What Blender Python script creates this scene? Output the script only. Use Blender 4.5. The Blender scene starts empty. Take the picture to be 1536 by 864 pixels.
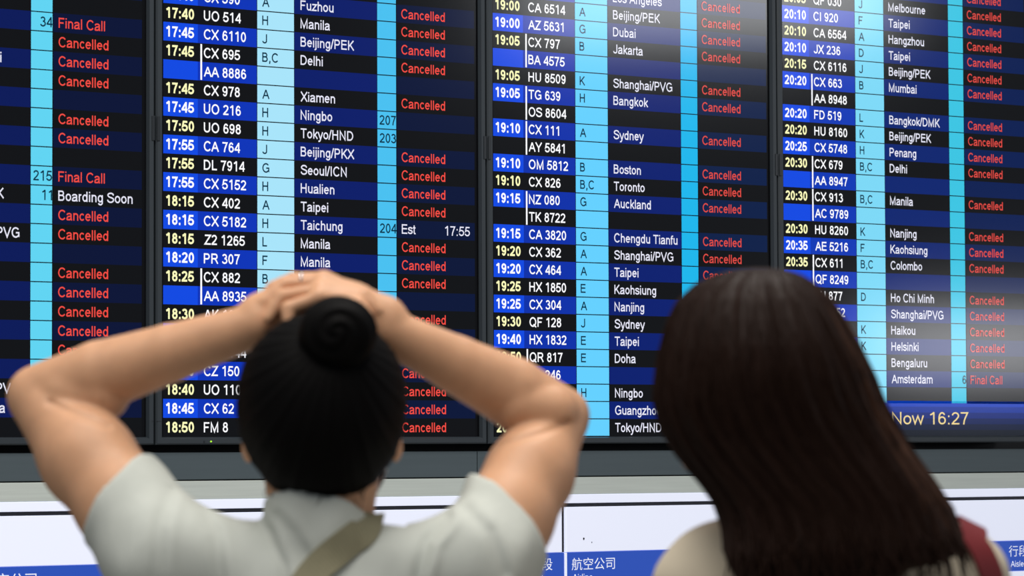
import bpy, bmesh, math, random
import numpy as np
from mathutils import Vector, Matrix
from mathutils.bvhtree import BVHTree

random.seed(7); rng = np.random.default_rng(7)
C = bpy.context.scene.collection

# ---------------------------------------------------------------- camera, world, lights, exposure
CAM_RIGHT = Vector((0.99999167, 0.00018999, -0.00407835))
CAM_UP = Vector((0.00408277, -0.04653358, 0.99890838))
CAM_FWD = Vector((0.0, 0.99891671, 0.04653397))
EYE = Vector((0, 0, 1.42))
FPX = 5200.0
cam = bpy.data.cameras.new('camera'); cam_o = bpy.data.objects.new('camera', cam); C.objects.link(cam_o)
cam.sensor_width = 36; cam.lens = FPX / 1536 * 36
cam.clip_start = 0.1; cam.clip_end = 100
m = Matrix((CAM_RIGHT, CAM_UP, -CAM_FWD)).transposed().to_4x4(); m.translation = EYE
cam_o.matrix_world = m
cam.dof.use_dof = True; cam.dof.focus_distance = 7.7; cam.dof.aperture_fstop = 8.4
bpy.context.scene.camera = cam_o

vs = bpy.context.scene.view_settings
vs.view_transform = 'Standard'; vs.look = 'None'; vs.gamma = 1; vs.use_curve_mapping = False; vs.exposure = 0.0

w = bpy.data.worlds.new('hall'); bpy.context.scene.world = w; w.use_nodes = True
w.node_tree.nodes['Background'].inputs[0].default_value = (0.80, 0.88, 1.0, 1)
w.node_tree.nodes['Background'].inputs[1].default_value = 0.22

def area(name, loc, target, sx, sy, power, col):
    l = bpy.data.lights.new(name, 'AREA'); l.shape = 'RECTANGLE'; l.size = sx; l.size_y = sy
    l.energy = power; l.color = col
    o = bpy.data.objects.new(name, l); C.objects.link(o); o.location = loc
    o.rotation_euler = (Vector(target) - Vector(loc)).to_track_quat('-Z', 'Y').to_euler()
    return o
area('ceiling_lamp', (-0.6, 2.2, 5.2), (0, 4.2, 1.2), 4.0, 2.6, 172, (1.0, 0.95, 0.89))
area('ceiling_lamp', (0.4, 5.0, 5.4), (0.2, 5.2, 0.0), 3.0, 0.8, 120, (1.0, 0.96, 0.9))

# a point of the hall, seen along the sight line through (px, py) of the 1536x864 frame, Y metres ahead
def pt(px, py, Y):
    r = CAM_RIGHT * ((px - 768) / FPX) + CAM_UP * ((432 - py) / FPX) + CAM_FWD
    return EYE + r * (Y / r.y)

# two unseen lamps added at the right, mirrored faintly in the screen glass
area('screen_glare_lamp', (10.0, 7.01, 1.93), (1.15, 8.64, 1.67), 1.0, 0.35, 13, (0.95, 0.96, 1.0))
area('screen_glare_lamp', (9.1, 5.87, 3.75), (0.46, 8.14, 2.45), 1.8, 0.6, 40, (0.95, 0.97, 1.0))

# ---------------------------------------------------------------- materials
def lin(c):
    return tuple(((v / 255) / 12.92 if v / 255 <= 0.04045 else ((v / 255 + 0.055) / 1.055) ** 2.4) for v in c)
MATS = {}
def mat(name, col, rough=0.5, emit=None, strength=1.0, spec=0.5, metal=0.0, sss=0.0, bump=None):
    if name in MATS: return MATS[name]
    m = bpy.data.materials.new(name); m.use_nodes = True; nt = m.node_tree
    b = nt.nodes['Principled BSDF']
    b.inputs['Base Color'].default_value = (*lin(col), 1); b.inputs['Roughness'].default_value = rough
    b.inputs['Specular IOR Level'].default_value = spec; b.inputs['Metallic'].default_value = metal
    if sss:
        b.inputs['Subsurface Weight'].default_value = sss; b.inputs['Subsurface Radius'].default_value = (1, .4, .2)
        b.inputs['Subsurface Scale'].default_value = 0.008
    if emit:
        b.inputs['Emission Color'].default_value = (*lin(emit), 1); b.inputs['Emission Strength'].default_value = strength
    if bump:                                          # (scale vector, strength, distance, colour variation)
        sc, st, dist, var = bump
        tc = nt.nodes.new('ShaderNodeTexCoord'); mp = nt.nodes.new('ShaderNodeMapping'); n = nt.nodes.new('ShaderNodeTexNoise')
        mp.inputs['Scale'].default_value = sc; n.inputs['Scale'].default_value = 1; n.inputs['Detail'].default_value = 4
        bp = nt.nodes.new('ShaderNodeBump'); bp.inputs['Strength'].default_value = st; bp.inputs['Distance'].default_value = dist
        nt.links.new(tc.outputs['Object'], mp.inputs['Vector']); nt.links.new(mp.outputs['Vector'], n.inputs['Vector'])
        nt.links.new(n.outputs['Fac'], bp.inputs['Height']); nt.links.new(bp.outputs['Normal'], b.inputs['Normal'])
        if var:
            rp = nt.nodes.new('ShaderNodeValToRGB'); c = lin(col)
            rp.color_ramp.elements[0].position = .3; rp.color_ramp.elements[1].position = .7
            rp.color_ramp.elements[0].color = (*[v * (1 - var) for v in c], 1)
            rp.color_ramp.elements[1].color = (*[min(1, v * (1 + var)) for v in c], 1)
            nt.links.new(n.outputs['Fac'], rp.inputs['Fac']); nt.links.new(rp.outputs['Color'], b.inputs['Base Color'])
    MATS[name] = m; return m
def glow(name, col, strength=1.0):                    # lit pixels behind the glossy glass of a display
    return mat(name, (4, 4, 5), 0.11, col, strength, 0.3)

M_FLOOR = mat('polished_stone', (150, 148, 142), 0.25, bump=((6, 6, 6), .05, .002, .08))
M_WALL = mat('dark_wall', (16, 17, 19), 0.6)
M_BEZEL = mat('bezel_plastic', (50, 57, 63), 0.45)
M_CLIP = mat('clip_plastic', (34, 39, 44), 0.4)
M_FASCIA = mat('grey_fascia', (80, 92, 98), 0.5, bump=((3, 3, 90), .03, .001, .05))
M_METAL = mat('brushed_metal', (208, 216, 210), 0.42, spec=.6, bump=((4, 4, 160), .08, .001, .06))
M_WHITE = mat('white_panel', (215, 219, 232), 0.3, (222, 226, 246), 0.56)
M_BLACK = mat('black_gap', (10, 10, 14), 0.5)
M_BLUEH = mat('header_blue', (28, 62, 150), 0.3, (44, 84, 190), 0.55)
M_WTXT = mat('header_white', (230, 233, 240), 0.4, (225, 230, 245), 0.5)
M_STAIN = mat('dark_speck', (25, 25, 30), 0.6)

# ---------------------------------------------------------------- object helpers
def tag(o, label=None, cat=None, group=None, kind=None):
    if label: o['label'] = label
    if cat: o['category'] = cat
    if group: o['group'] = group
    if kind: o['kind'] = kind
    return o
def empty(name, loc, rz=0.0):
    o = bpy.data.objects.new(name, None); C.objects.link(o); o.location = loc; o.rotation_euler = (0, 0, rz)
    o.empty_display_size = .1
    return o
def mesh_obj(name, verts, faces, mats, parent=None, idx=None, smooth=False):
    me = bpy.data.meshes.new(name)
    if isinstance(faces, np.ndarray): faces = faces.tolist()
    if isinstance(verts, np.ndarray): verts = verts.tolist()
    me.from_pydata(verts, [], faces); me.update()
    for mm in (mats if isinstance(mats, list) else [mats]): me.materials.append(mm)
    if idx is not None: me.polygons.foreach_set('material_index', list(idx))
    if smooth: me.polygons.foreach_set('use_smooth', [True] * len(me.polygons))
    o = bpy.data.objects.new(name, me); C.objects.link(o)
    if parent: o.parent = parent
    return o
class MB:
    """collects boxes, quads and flat lettering of one part"""
    def __init__(s): s.v = []; s.f = []; s.i = []
    def box(s, x0, x1, y0, y1, z0, z1, mi=0):
        n = len(s.v)
        s.v += [(x, y, z) for x in (x0, x1) for y in (y0, y1) for z in (z0, z1)]
        s.f += [tuple(n + k for k in q) for q in ((0, 1, 3, 2), (4, 6, 7, 5), (0, 4, 5, 1), (2, 3, 7, 6), (0, 2, 6, 4), (1, 5, 7, 3))]
        s.i += [mi] * 6; return s
    def quad(s, x0, x1, z0, z1, y, mi=0):
        n = len(s.v); s.v += [(x0, y, z0), (x1, y, z0), (x1, y, z1), (x0, y, z1)]
        s.f.append((n, n + 1, n + 2, n + 3)); s.i.append(mi); return s
    def add(s, v, f, mi=0):
        n = len(s.v); s.v += [tuple(p) for p in v]; s.f += [tuple(n + k for k in q) for q in f]; s.i += [mi] * len(f); return s
    def build(s, name, mats, parent=None, bevel=0, smooth=False):
        o = mesh_obj(name, s.v, s.f, mats, parent, s.i, smooth)
        if bevel:
            b = o.modifiers.new('bevel', 'BEVEL'); b.width = bevel; b.segments = 2; b.limit_method = 'ANGLE'
        return o

# lettering: a plain grotesque alphabet drawn as strokes of even width, turned into flat mesh letters
ADV = dict(zip('ABCDEFGHIJKLMNOPQRSTUVWXYZ', (667, 667, 722, 722, 667, 611, 778, 722, 278, 500, 667, 556, 833, 722, 778, 667, 778, 722, 667, 611, 722, 667, 944, 667, 667, 611)))
ADV.update(zip('abcdefghijklmnopqrstuvwxyz', (556, 556, 500, 556, 556, 278, 556, 556, 222, 222, 500, 222, 833, 556, 556, 556, 556, 333, 500, 278, 556, 500, 722, 500, 500, 500)))
ADV.update({c: 556 for c in '0123456789'}); ADV.update({':': 278, '/': 278, ',': 278, ' ': 278})
def arc(cx, cy, rx, ry, a0, a1, n=9): return [(cx + rx * math.cos(math.radians(a0 + (a1 - a0) * i / n)), cy + ry * math.sin(math.radians(a0 + (a1 - a0) * i / n))) for i in range(n + 1)]
def loop(cx, cy, rx, ry): return arc(cx, cy, rx, ry, 0, 360, 18)
def spl(p, n=4):
    q = [(2 * p[0][0] - p[1][0], 2 * p[0][1] - p[1][1])] + p + [(2 * p[-1][0] - p[-2][0], 2 * p[-1][1] - p[-2][1])]; o = []
    for i in range(1, len(q) - 2):
        for k in range(n):
            t = k / n; a = [(-t + 2 * t * t - t ** 3) / 2, (2 - 5 * t * t + 3 * t ** 3) / 2, (t + 4 * t * t - 3 * t ** 3) / 2, (-t * t + t ** 3) / 2]
            o.append(tuple(sum(w_ * q[i - 1 + j][c] for j, w_ in enumerate(a)) for c in (0, 1)))
    return o + [p[-1]]
def glyph(c, h):
    T, X = .716 - h, .524 - h; Tt, Xx = .716, .519; a = ADV[c] / 1000; s = .078 + h; e = a - .078 - h; m = a / 2; rO = a / 2 - .045 - h
    S = lambda k, w: spl([(w * x, h + (k - 2 * h) * y) for x, y in ((.86, .76), (.80, .90), (.64, .985), (.48, 1), (.30, .96), (.17, .86), (.16, .74), (.25, .63), (.46, .545), (.68, .475), (.85, .37), (.87, .24), (.79, .10), (.62, .015), (.48, 0), (.30, .03), (.17, .12), (.11, .27))])
    bowl = lambda x0, x1, y0, y1: [(x0, y1)] + arc(x1 - (y1 - y0) / 2 * .95, (y0 + y1) / 2, (y1 - y0) / 2 * .95, (y1 - y0) / 2, 90, -90) + [(x0, y0)]
    cy, ry = X / 2 + h / 2, X / 2 - h / 2
    G = {
     '0': lambda: [loop(.278, .358, .232 - h, .362 - h)], '1': lambda: [[(.335, 0), (.335, Tt)], [(.335, .70), (.25, .615), (.115, .545)]],
     '2': lambda: [arc(.272, .505, .205 - h * .4, T - .505, 172, -35) + [(.31, .27), (.17, .16), (.075 + h * .4, h)], [(.035, h), (.51, h)]],
     '3': lambda: [arc(.265, (T + .385) / 2, .185 - h * .4, (T - .385) / 2, 165, -90), arc(.268, (.385 + h) / 2, .225 - h * .4, (.385 - h) / 2, 90, -165)],
     '4': lambda: [[(.405, 0), (.405, Tt)], [(.40, .675), (.06, .205)], [(.025, .205), (.525, .205)]],
     '5': lambda: [[(.49, T), (.165, T), (.105, .355)] + arc(.268, .24, .232 - h * .4, .24 - h, 148, -165)],
     '6': lambda: [loop(.285, .235, .230 - h, .235 - h), [(.055 + h, .235)] + arc(.285, .36, .230 - h, .36 - h, 180, 38)],
     '7': lambda: [[(.045, T), (.51 - h, T), (.36, .46), (.26, .22), (.225, 0)]],
     '8': lambda: [loop(.278, (T + .39) / 2, .205 - h, (T - .39) / 2), loop(.278, (.39 + h) / 2, .232 - h, (.39 - h) / 2)],
     '9': lambda: [[(.556 - x, .716 - y) for x, y in q] for q in glyph('6', h)],
     ':': lambda: [[(.139, 0), (.139, 2.2 * h)], [(.139, Xx - 2.2 * h), (.139, Xx)]], ',': lambda: [[(.15, 2 * h), (.15, .02), (.11, -.12)]], '/': lambda: [[(.02, -.01), (.255, .726)]], ' ': lambda: [],
     'A': lambda: [[(.035, 0), (m, T + h * .4)], [(a - .035, 0), (m, T + h * .4)], [(.15, .25), (a - .15, .25)]], 'B': lambda: [[(s, 0), (s, Tt)], bowl(s, e - .02, .385, T), bowl(s, e + .02, h, .385)],
     'C': lambda: [arc(.39, .358, .34 - h, .37 - h, 38, 322, 16)], 'D': lambda: [[(s, 0), (s, Tt)], [(s, T)] + arc(.33, .358, .345 - h, T - .358, 90, -90, 12) + [(s, h)]],
     'E': lambda: [[(a - .05, h), (s, h), (s, T), (a - .06, T)], [(s, .385), (a - .08, .385)]], 'F': lambda: [[(s, 0), (s, T), (a - .04, T)], [(s, .36), (a - .11, .36)]],
     'G': lambda: [arc(.40, .358, .35 - h, .37 - h, 40, 318, 16) + [(.72 - h, .12), (.72 - h, .345), (.42, .345)]], 'H': lambda: [[(s, 0), (s, Tt)], [(e, 0), (e, Tt)], [(s, .375), (e, .375)]],
     'I': lambda: [[(m, 0), (m, Tt)]], 'J': lambda: [[(.41 - h * .4, Tt)] + arc(.22 - h * .2, .2, .19 - h * .2, .2 - h, 0, -175)], 'K': lambda: [[(s, 0), (s, Tt)], [(.60, Tt), (s, .25)], [(.26, .41), (.63, 0)]],
     'L': lambda: [[(s, Tt), (s, h), (a - .03, h)]], 'M': lambda: [[(s, 0), (s, T), (m, .06), (e, T), (e, 0)]], 'N': lambda: [[(s, 0), (s, T - .01), (e, .05), (e, Tt)]],
     'O': lambda: [loop(m, .358, .345 - h, .37 - h)], 'P': lambda: [[(s, 0), (s, Tt)], bowl(s, e + .02, .325, T)], 'Q': lambda: [loop(m, .358, .345 - h, .37 - h), [(.45, .19), (.72, -.03)]],
     'R': lambda: [[(s, 0), (s, Tt)], bowl(s, e, .35, T), [(.40, .34), (.53, .2), (.65, 0)]], 'S': lambda: [S(.73, .68)], 'T': lambda: [[(.02, T), (a - .02, T)], [(m, 0), (m, T)]],
     'U': lambda: [[(s, Tt)] + arc(m, .255, m - s, .255 - h, 180, 360, 12) + [(e, Tt)]], 'V': lambda: [[(.035, Tt), (m, h * .6), (a - .035, Tt)]], 'W': lambda: [[(.035, Tt), (.24, h), (m, T), (a - .24, h), (a - .035, Tt)]],
     'X': lambda: [[(.04, 0), (a - .04, Tt)], [(.04, Tt), (a - .04, 0)]], 'Y': lambda: [[(.03, Tt), (m, .31), (a - .03, Tt)], [(m, .32), (m, 0)]], 'Z': lambda: [[(.05, T), (a - .07, T), (.07, h), (a - .03, h)]],
     'a': lambda: [[(.08, .37)] + arc(.26, .38, .19 - h * .3, X - .38, 150, 0) + [(.45 - h * .3, .12), (.485, 0)], spl([(.45 - h * .3, .31), (.33, .285), (.16, .245), (.04 + h, .15), (.09, .055), (.20, h), (.34, .06), (.45 - h * .3, .17)])],
     'b': lambda: [[(.065 + h, 0), (.065 + h, Tt)], loop(.29, cy, .222 - h, ry)], 'c': lambda: [arc(.27, cy, .232 - h, ry, 40, 320, 12)], 'd': lambda: [[(a - .065 - h, 0), (a - .065 - h, Tt)], loop(.266, cy, .222 - h, ry)],
     'e': lambda: [[(.05 + h, .275), (.515 - h, .275)] + arc(.28, cy, .235 - h, ry, 4, 322, 16)], 'f': lambda: [[(.29, T)] + arc(.205, T - .11, .09, .11, 90, 180, 5)+ [(.115, 0)], [(.01, X), (.27, X)]],
     'g': lambda: [[(a - .065 - h, Xx)] + arc(.275, -.02, a - .065 - h - .275, .185 - h, 0, -165), loop(.266, cy, .222 - h, ry)], 'h': lambda: [[(.065 + h, 0), (.065 + h, Tt)], [(.065 + h, .30)] + arc(.28, .33, .215 - h, X - .33, 180, 0) + [(.495 - h, 0)]],
     'i': lambda: [[(m, 0), (m, Xx)], [(m, Tt - 2 * h), (m, Tt)]], 'j': lambda: [[(m + .01, Xx), (m + .01, -.10), (-.01, -.17)], [(m + .01, Tt - 2 * h), (m + .01, Tt)]], 'k': lambda: [[(.065 + h, 0), (.065 + h, Tt)], [(.46, Xx), (.11, .19)], [(.21, .30), (.47, 0)]],
     'l': lambda: [[(m, 0), (m, Tt)]], 'm': lambda: [[(.065 + h, 0), (.065 + h, Xx)]] + [[(x0, .30)] + arc(x0 + .155, .35, .155, X - .35, 180, 0) + [(x0 + .31, 0)] for x0 in (.065 + h, .375 + h)],
     'n': lambda: [[(.065 + h, 0), (.065 + h, Xx)], [(.065 + h, .30)] + arc(.28, .33, .215 - h, X - .33, 180, 0) + [(.495 - h, 0)]], 'o': lambda: [loop(m, cy, .24 - h, ry)],
     'p': lambda: [[(.065 + h, -.2), (.065 + h, Xx)], loop(.29, cy, .222 - h, ry)], 'q': lambda: [[(a - .065 - h, -.2), (a - .065 - h, Xx)], loop(.266, cy, .222 - h, ry)], 'r': lambda: [[(.065 + h, 0), (.065 + h, Xx)], [(.065 + h, .28)] + arc(.25, .30, .15, X - .30, 180, 75, 6)],
     's': lambda: [S(.53, .50)], 't': lambda: [[(.13, .66), (.13, .12), (.165, h), (.27, h)], [(.01, X), (.26, X)]], 'u': lambda: [[(.065 + h, Xx)] + arc(.28, .20, .215 - h, .20 - h, 180, 360) + [(.495 - h, .2)], [(.495 - h, 0), (.495 - h, Xx)]],
     'v': lambda: [[(.03, Xx), (m, h * .5), (a - .03, Xx)]], 'w': lambda: [[(.03, Xx), (.19, h), (m, X), (a - .19, h), (a - .03, Xx)]], 'x': lambda: [[(.03, 0), (a - .03, Xx)], [(.03, Xx), (a - .03, 0)]],
     'y': lambda: [[(.03, Xx), (m + .01, .02)], [(a - .03, Xx), (m, -.06), (m - .07, -.165), (.06, -.165)]], 'z': lambda: [[(.04, X), (a - .06, X), (.06, h), (a - .03, h)]]}
    return G[c]()
def ribbon(p, h):
    """the outline quads of one stroke of half-width h, mitred at its bends"""
    p = [q for i, q in enumerate(p) if i == 0 or math.dist(q, p[i - 1]) > 1e-5]; n = len(p); closed = math.dist(p[0], p[-1]) < 1e-5
    v, f = [], []
    for i in range(n):
        a_ = p[i - 1] if i else (p[-2] if closed else None); b_ = p[i + 1] if i < n - 1 else (p[1] if closed else None)
        d1 = None if a_ is None else ((p[i][0] - a_[0]) / math.dist(p[i], a_), (p[i][1] - a_[1]) / math.dist(p[i], a_))
        d2 = None if b_ is None else ((b_[0] - p[i][0]) / math.dist(p[i], b_), (b_[1] - p[i][1]) / math.dist(p[i], b_))
        d1 = d1 or d2; d2 = d2 or d1; tx, ty = d1[0] + d2[0], d1[1] + d2[1]; L = math.hypot(tx, ty) or 1; tx, ty = tx / L, ty / L
        k = h / max(.42, tx * d1[0] + ty * d1[1]); v += [(p[i][0] - ty * k, p[i][1] + tx * k), (p[i][0] + ty * k, p[i][1] - tx * k)]
    for i in range(n - 1): f.append((2 * i, 2 * i + 1, 2 * i + 3, 2 * i + 2))
    return v, f
_tc = {}
def glyphs(text, half):
    key = (text, half)
    if key not in _tc:
        V_, F_ = [], []
        if all(c in ADV for c in text):
            x = 0
            for c in text:
                for p in glyph(c, half):
                    v, f = ribbon(p, half); n = len(V_); V_ += [(x + a_, b_) for a_, b_ in v]; F_ += [tuple(n + k for k in reversed(q)) for q in f]
                x += ADV[c] / 1000
            V_ = np.array(V_).reshape(-1, 2)
        else:                                          # Chinese characters: the built-in font
            c = bpy.data.curves.new('lettering', 'FONT'); c.body = text; c.resolution_u = 3
            o = bpy.data.objects.new('lettering', c); me = o.to_mesh()
            V_ = np.array([tuple(p.co)[:2] for p in me.vertices]).reshape(-1, 2); F_ = [tuple(p.vertices) for p in me.polygons]
            o.to_mesh_clear(); bpy.data.objects.remove(o); bpy.data.curves.remove(c)
        _tc[key] = (V_, F_)
    return _tc[key]
def letter(mb, text, x, z, cap, y, width=None, xs=.914, align='L', half=.046, mi=0):
    """text with its left (or right) end at x, capitals from z-cap/2 to z+cap/2, on the plane y"""
    v, f = glyphs(text, half)
    if not len(v): return
    s = cap / .716; sx = s * xs
    if width: sx = width / (v[:, 0].max() - v[:, 0].min())
    px = (v[:, 0] - v[:, 0].min()) * sx
    if align == 'R': px = px - px.max()
    mb.add([(x + a_, y, z - cap / 2 + b_ * s) for a_, b_ in zip(px, v[:, 1])], f, mi)

# ---------------------------------------------------------------- the hall: floor and the board wall
YAW = math.radians(36.0147)
B0 = Vector((-0.0015, 7.8, 0))
UDIR = Vector((math.cos(YAW), math.sin(YAW), 0))
def on_wall(u, z=0): return Vector((B0.x, B0.y, 0)) + UDIR * u + Vector((0, 0, z))

fl = MB().box(-9, 14, -6, 16, -0.1, 0).build('floor', M_FLOOR); tag(fl, kind='structure')
wl = MB().box(-4.2, 5.2, 0.125, 0.32, 0, 3.3).build('wall_back', M_WALL); wl.location = B0; wl.rotation_euler.z = YAW; tag(wl, kind='structure')

# grey fascia below the screens, with its seams, and the pale metal strip under it
mb = MB(); edges = [-4.2, -1.80, -0.0925, 1.615, 3.32, 5.2]
for a, b in zip(edges, edges[1:]): mb.box(a + .0011, b - .0011, 0.004, 0.10, 1.3592, 1.4165)
t = mb.build('trim_1', M_FASCIA, bevel=.0012); t.location = B0; t.rotation_euler.z = YAW; tag(t, kind='structure')
mb = MB(); edges = [-4.2, -1.806, -0.0985, 1.609, 3.314, 5.2]
for a, b in zip(edges, edges[1:]): mb.box(a + .0006, b - .0006, 0.001, 0.10, 1.3175, 1.3565)
t = mb.build('trim_2', M_METAL, bevel=.0012); t.location = B0; t.rotation_euler.z = YAW; tag(t, kind='structure')

# the lit directory boards standing under the screens
PITCH = 1.491; SLOT = 0.1457
for k in (-1, 0, 1):
    root = empty('directory_board', on_wall(SLOT + k * PITCH), YAW)
    tag(root, {-1: 'left white directory board with bright blue header, behind the raised left elbow',
               0: 'middle white directory board whose blue header reads airline in Chinese, between the two people',
               1: 'right white directory board continuing past the long-haired person, beyond the frame edge'}[k], 'sign board', 'directory boards under the departure monitors')
    g = .0065
    MB().box(g, PITCH - g, 0.0, 0.09, 1.2975, 1.3172).build('top_panel', M_WHITE, root, .001)
    MB().box(.001, PITCH - .001, 0.012, 0.09, 1.2889, 1.2978).build('gap_strip', M_BLACK, root)
    p = MB().box(g, PITCH - g, 0.0, 0.09, 1.1868, 1.2888).build('white_panel', M_WHITE, root, .001)
    if k == 0:
        s = MB()
        for (cx, cz, r) in ((.055, 1.216, .0022), (.078, 1.2075, .0012)):
            n = 10; ring = [(cx + r * math.cos(a) * (1 + .3 * math.sin(3 * a)), -.0008, cz + r * 1.4 * math.sin(a)) for a in [2 * math.pi * i / n for i in range(n)]]
            s.add(ring, [tuple(range(n))])
        s.build('speck', M_STAIN, p)
    h = MB().box(0.008, PITCH - .001, 0.0, 0.09, 1.1105, 1.1858).build('header', M_BLUEH, root)
    for nm_, t1, t2, x1, x2, z1, z2, w1 in (('airline_text', '航空公司', 'Airline', .0205, .0225, 1.1585, 1.1290, .1235), ('aisle_text', '行段', 'Aisle', 1.3906, 1.3965, 1.1600, 1.1285, .0660)):
        tx = MB(); letter(tx, t1, x1, z1, .0215, -.0008, width=w1); letter(tx, t2, x2, z2, .0150, -.0008, xs=1); tx.build(nm_, M_WTXT, h)
    MB().box(.0015, .0075, 0.0, 0.09, 1.1105, 1.1858).build('divider', M_WTXT, root)
    MB().box(.0002, .0064, 0.010, 0.09, 1.1865, 1.2889).build('slot', M_BLACK, root)
    MB().box(g, PITCH - g, 0.0, 0.09, 0.16, 1.1098).build('list_panel', M_WHITE, root, .001)
    MB().box(.001, PITCH - .001, 0.02, 0.09, 0.0, 0.16).build('plinth', M_BLACK, root)

# ---------------------------------------------------------------- the departure monitors
PW = 0.8545; Z0 = 1.4695; DZ = 0.03972
X_T, X_A, X_D, X_G, X_S, X_E = .0238, .256, .349, .5655, .616, .8265
CN = 'Cancelled'
# row counted upwards from the foot of the screen: (time, flight, aisle, destination, gate, status, shares the flight bar with the row below)
P1 = {21: ('', '', '', '', '34', 'Final Call'), 19: ('', '', '', 'Chiang Mai', '', CN), 13: ('', '', '', '', '215', 'Final Call'),
      12: ('', '', '', 'Beijing/PEK', '11', 'Boarding Soon'), 10: ('', '', '', 'Shanghai/PVG', '', CN),
      2: ('', '', '', 'Shanghai/PVG', '', ''), 1: ('', '', '', 'Philadelphia', '', '')}
for n in (20, 18, 16, 15, 11, 8, 7, 6, 5, 4): P1[n] = ('', '', '', '', '', CN)
P2 = {23: ('17:40', 'CX 590', 'A', 'Fuzhou', '', CN), 22: ('17:40', 'UO 514', 'H', 'Manila', '', CN), 21: ('17:45', 'CX 6110', 'J', 'Beijing/PEK', '', CN),
      20: ('17:45', 'CX 695', 'B,C', 'Delhi', '', CN, 1), 19: ('', 'AA 8886', '', '', '', ''), 18: ('17:45', 'CX 978', 'A', 'Xiamen', '', CN),
      17: ('17:45', 'UO 216', 'H', 'Ningbo', '207', ''), 16: ('17:50', 'UO 698', 'H', 'Tokyo/HND', '203', ''), 15: ('17:55', 'CA 764', 'J', 'Beijing/PKX', '', CN),
      14: ('17:55', 'DL 7914', 'G', 'Seoul/ICN', '', CN), 13: ('17:55', 'CX 5152', 'H', 'Hualien', '', CN), 12: ('18:15', 'CX 402', 'A', 'Taipei', '', CN),
      11: ('18:15', 'CX 5182', 'H', 'Taichung', '204', 'Est'), 10: ('18:15', 'Z2 1265', 'L', 'Manila', '', CN), 9: ('18:20', 'PR 307', 'F', 'Manila', '', CN),
      8: ('18:25', 'CX 882', 'B', '', '', CN, 1), 7: ('', 'AA 8935', '', '', '', ''), 6: ('18:30', 'AK 107', '', '', '', CN), 4: ('', 'CX 6144', '', '', '', CN),
      3: ('18:40', 'CZ 150', '', '', '', CN), 2: ('18:40', 'UO 110', '', '', '', CN), 1: ('18:45', 'CX 62', '', '', '', CN), 0: ('18:50', 'FM 8', '', '', '', CN)}
P3 = {25: ('', '', '', 'Los Angeles', '', CN), 24: ('19:00', 'CA 6514', 'A', 'Beijing/PEK', '', CN), 23: ('19:00', 'AZ 5631', 'G', 'Dubai', '', CN),
      22: ('19:05', 'CX 797', 'B', 'Jakarta', '', CN, 1), 21: ('', 'BA 4575', '', '', '', ''), 20: ('19:05', 'HU 8509', 'K', 'Shanghai/PVG', '', CN),
      19: ('19:05', 'TG 639', 'H', 'Bangkok', '', CN, 1), 18: ('', 'OS 8604', '', '', '', ''), 17: ('19:10', 'CX 111', 'A', 'Sydney', '', CN, 1),
      16: ('', 'AY 5841', '', '', '', ''), 15: ('19:10', 'OM 5812', 'B', 'Boston', '', CN), 14: ('19:10', 'CX 826', 'B,C', 'Toronto', '', CN),
      13: ('19:15', 'NZ 080', 'G', 'Auckland', '', CN, 1), 12: ('', 'TK 8722', '', '', '', ''), 11: ('19:15', 'CA 3820', 'G', 'Chengdu Tianfu', '', CN),
      10: ('19:20', 'CX 362', 'A', 'Shanghai/PVG', '', CN), 9: ('19:20', 'CX 464', 'A', 'Taipei', '', CN), 8: ('19:25', 'HX 1850', 'E', 'Kaohsiung', '', ''),
      7: ('19:25', 'CX 304', 'A', 'Nanjing', '', ''), 6: ('19:30', 'QF 128', 'J', 'Sydney', '', ''), 5: ('19:40', 'HX 1832', 'E', 'Taipei', '', ''),
      4: ('19:50', 'QR 817', 'E', 'Doha', '', '', 1), 3: ('', 'BA 246', '', '', '', ''), 2: ('', '', 'H', 'Ningbo', '', ''),
      1: ('', '', '', 'Guangzhou', '', ''), 0: ('20:00', '', '', 'Tokyo/HND', '', '')}
P4 = {27: ('', '', '', '', '', CN), 26: ('20:05', 'QF 030', 'J', 'Melbourne', '', CN), 25: ('20:10', 'CI 920', 'F', 'Taipei', '', CN),
      24: ('20:10', 'CA 6564', 'A', 'Hangzhou', '', CN), 23: ('20:10', 'JX 236', 'D', 'Taipei', '', CN), 22: ('20:15', 'CX 6116', 'J', 'Beijing/PEK', '', CN),
      21: ('20:20', 'CX 663', 'B', 'Mumbai', '', CN, 1), 20: ('', 'AA 8948', '', '', '', ''), 19: ('20:20', 'FD 519', 'L', 'Bangkok/DMK', '', CN),
      18: ('20:20', 'HU 8160', 'K', 'Beijing/PEK', '', CN), 17: ('20:25', 'CX 5748', 'H', 'Penang', '', CN), 16: ('20:30', 'CX 679', 'B,C', 'Delhi', '', CN, 1),
      15: ('', 'AA 8947', '', '', '', ''), 14: ('20:30', 'CX 913', 'B,C', 'Manila', '', CN, 1), 13: ('', 'AC 9789', '', '', '', ''),
      12: ('20:30', 'HU 8260', 'K', 'Nanjing', '', CN), 11: ('20:35', 'AE 5216', 'F', 'Kaohsiung', '', CN), 10: ('20:35', 'CX 611', 'B,C', 'Colombo', '', CN, 1),
      9: ('', 'QF 8249', '', '', '', ''), 8: ('', 'VJ 877', 'D', 'Ho Chi Minh', '', CN), 7: ('', 'MU 252', '', 'Shanghai/PVG', '', CN),
      6: ('', '', 'K', 'Haikou', '', CN), 5: ('', '', 'K', 'Helsinki', '', CN), 4: ('', '', '', 'Bengaluru', '', CN), 3: ('', '', '', 'Amsterdam', '6', 'Final Call')}
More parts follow.
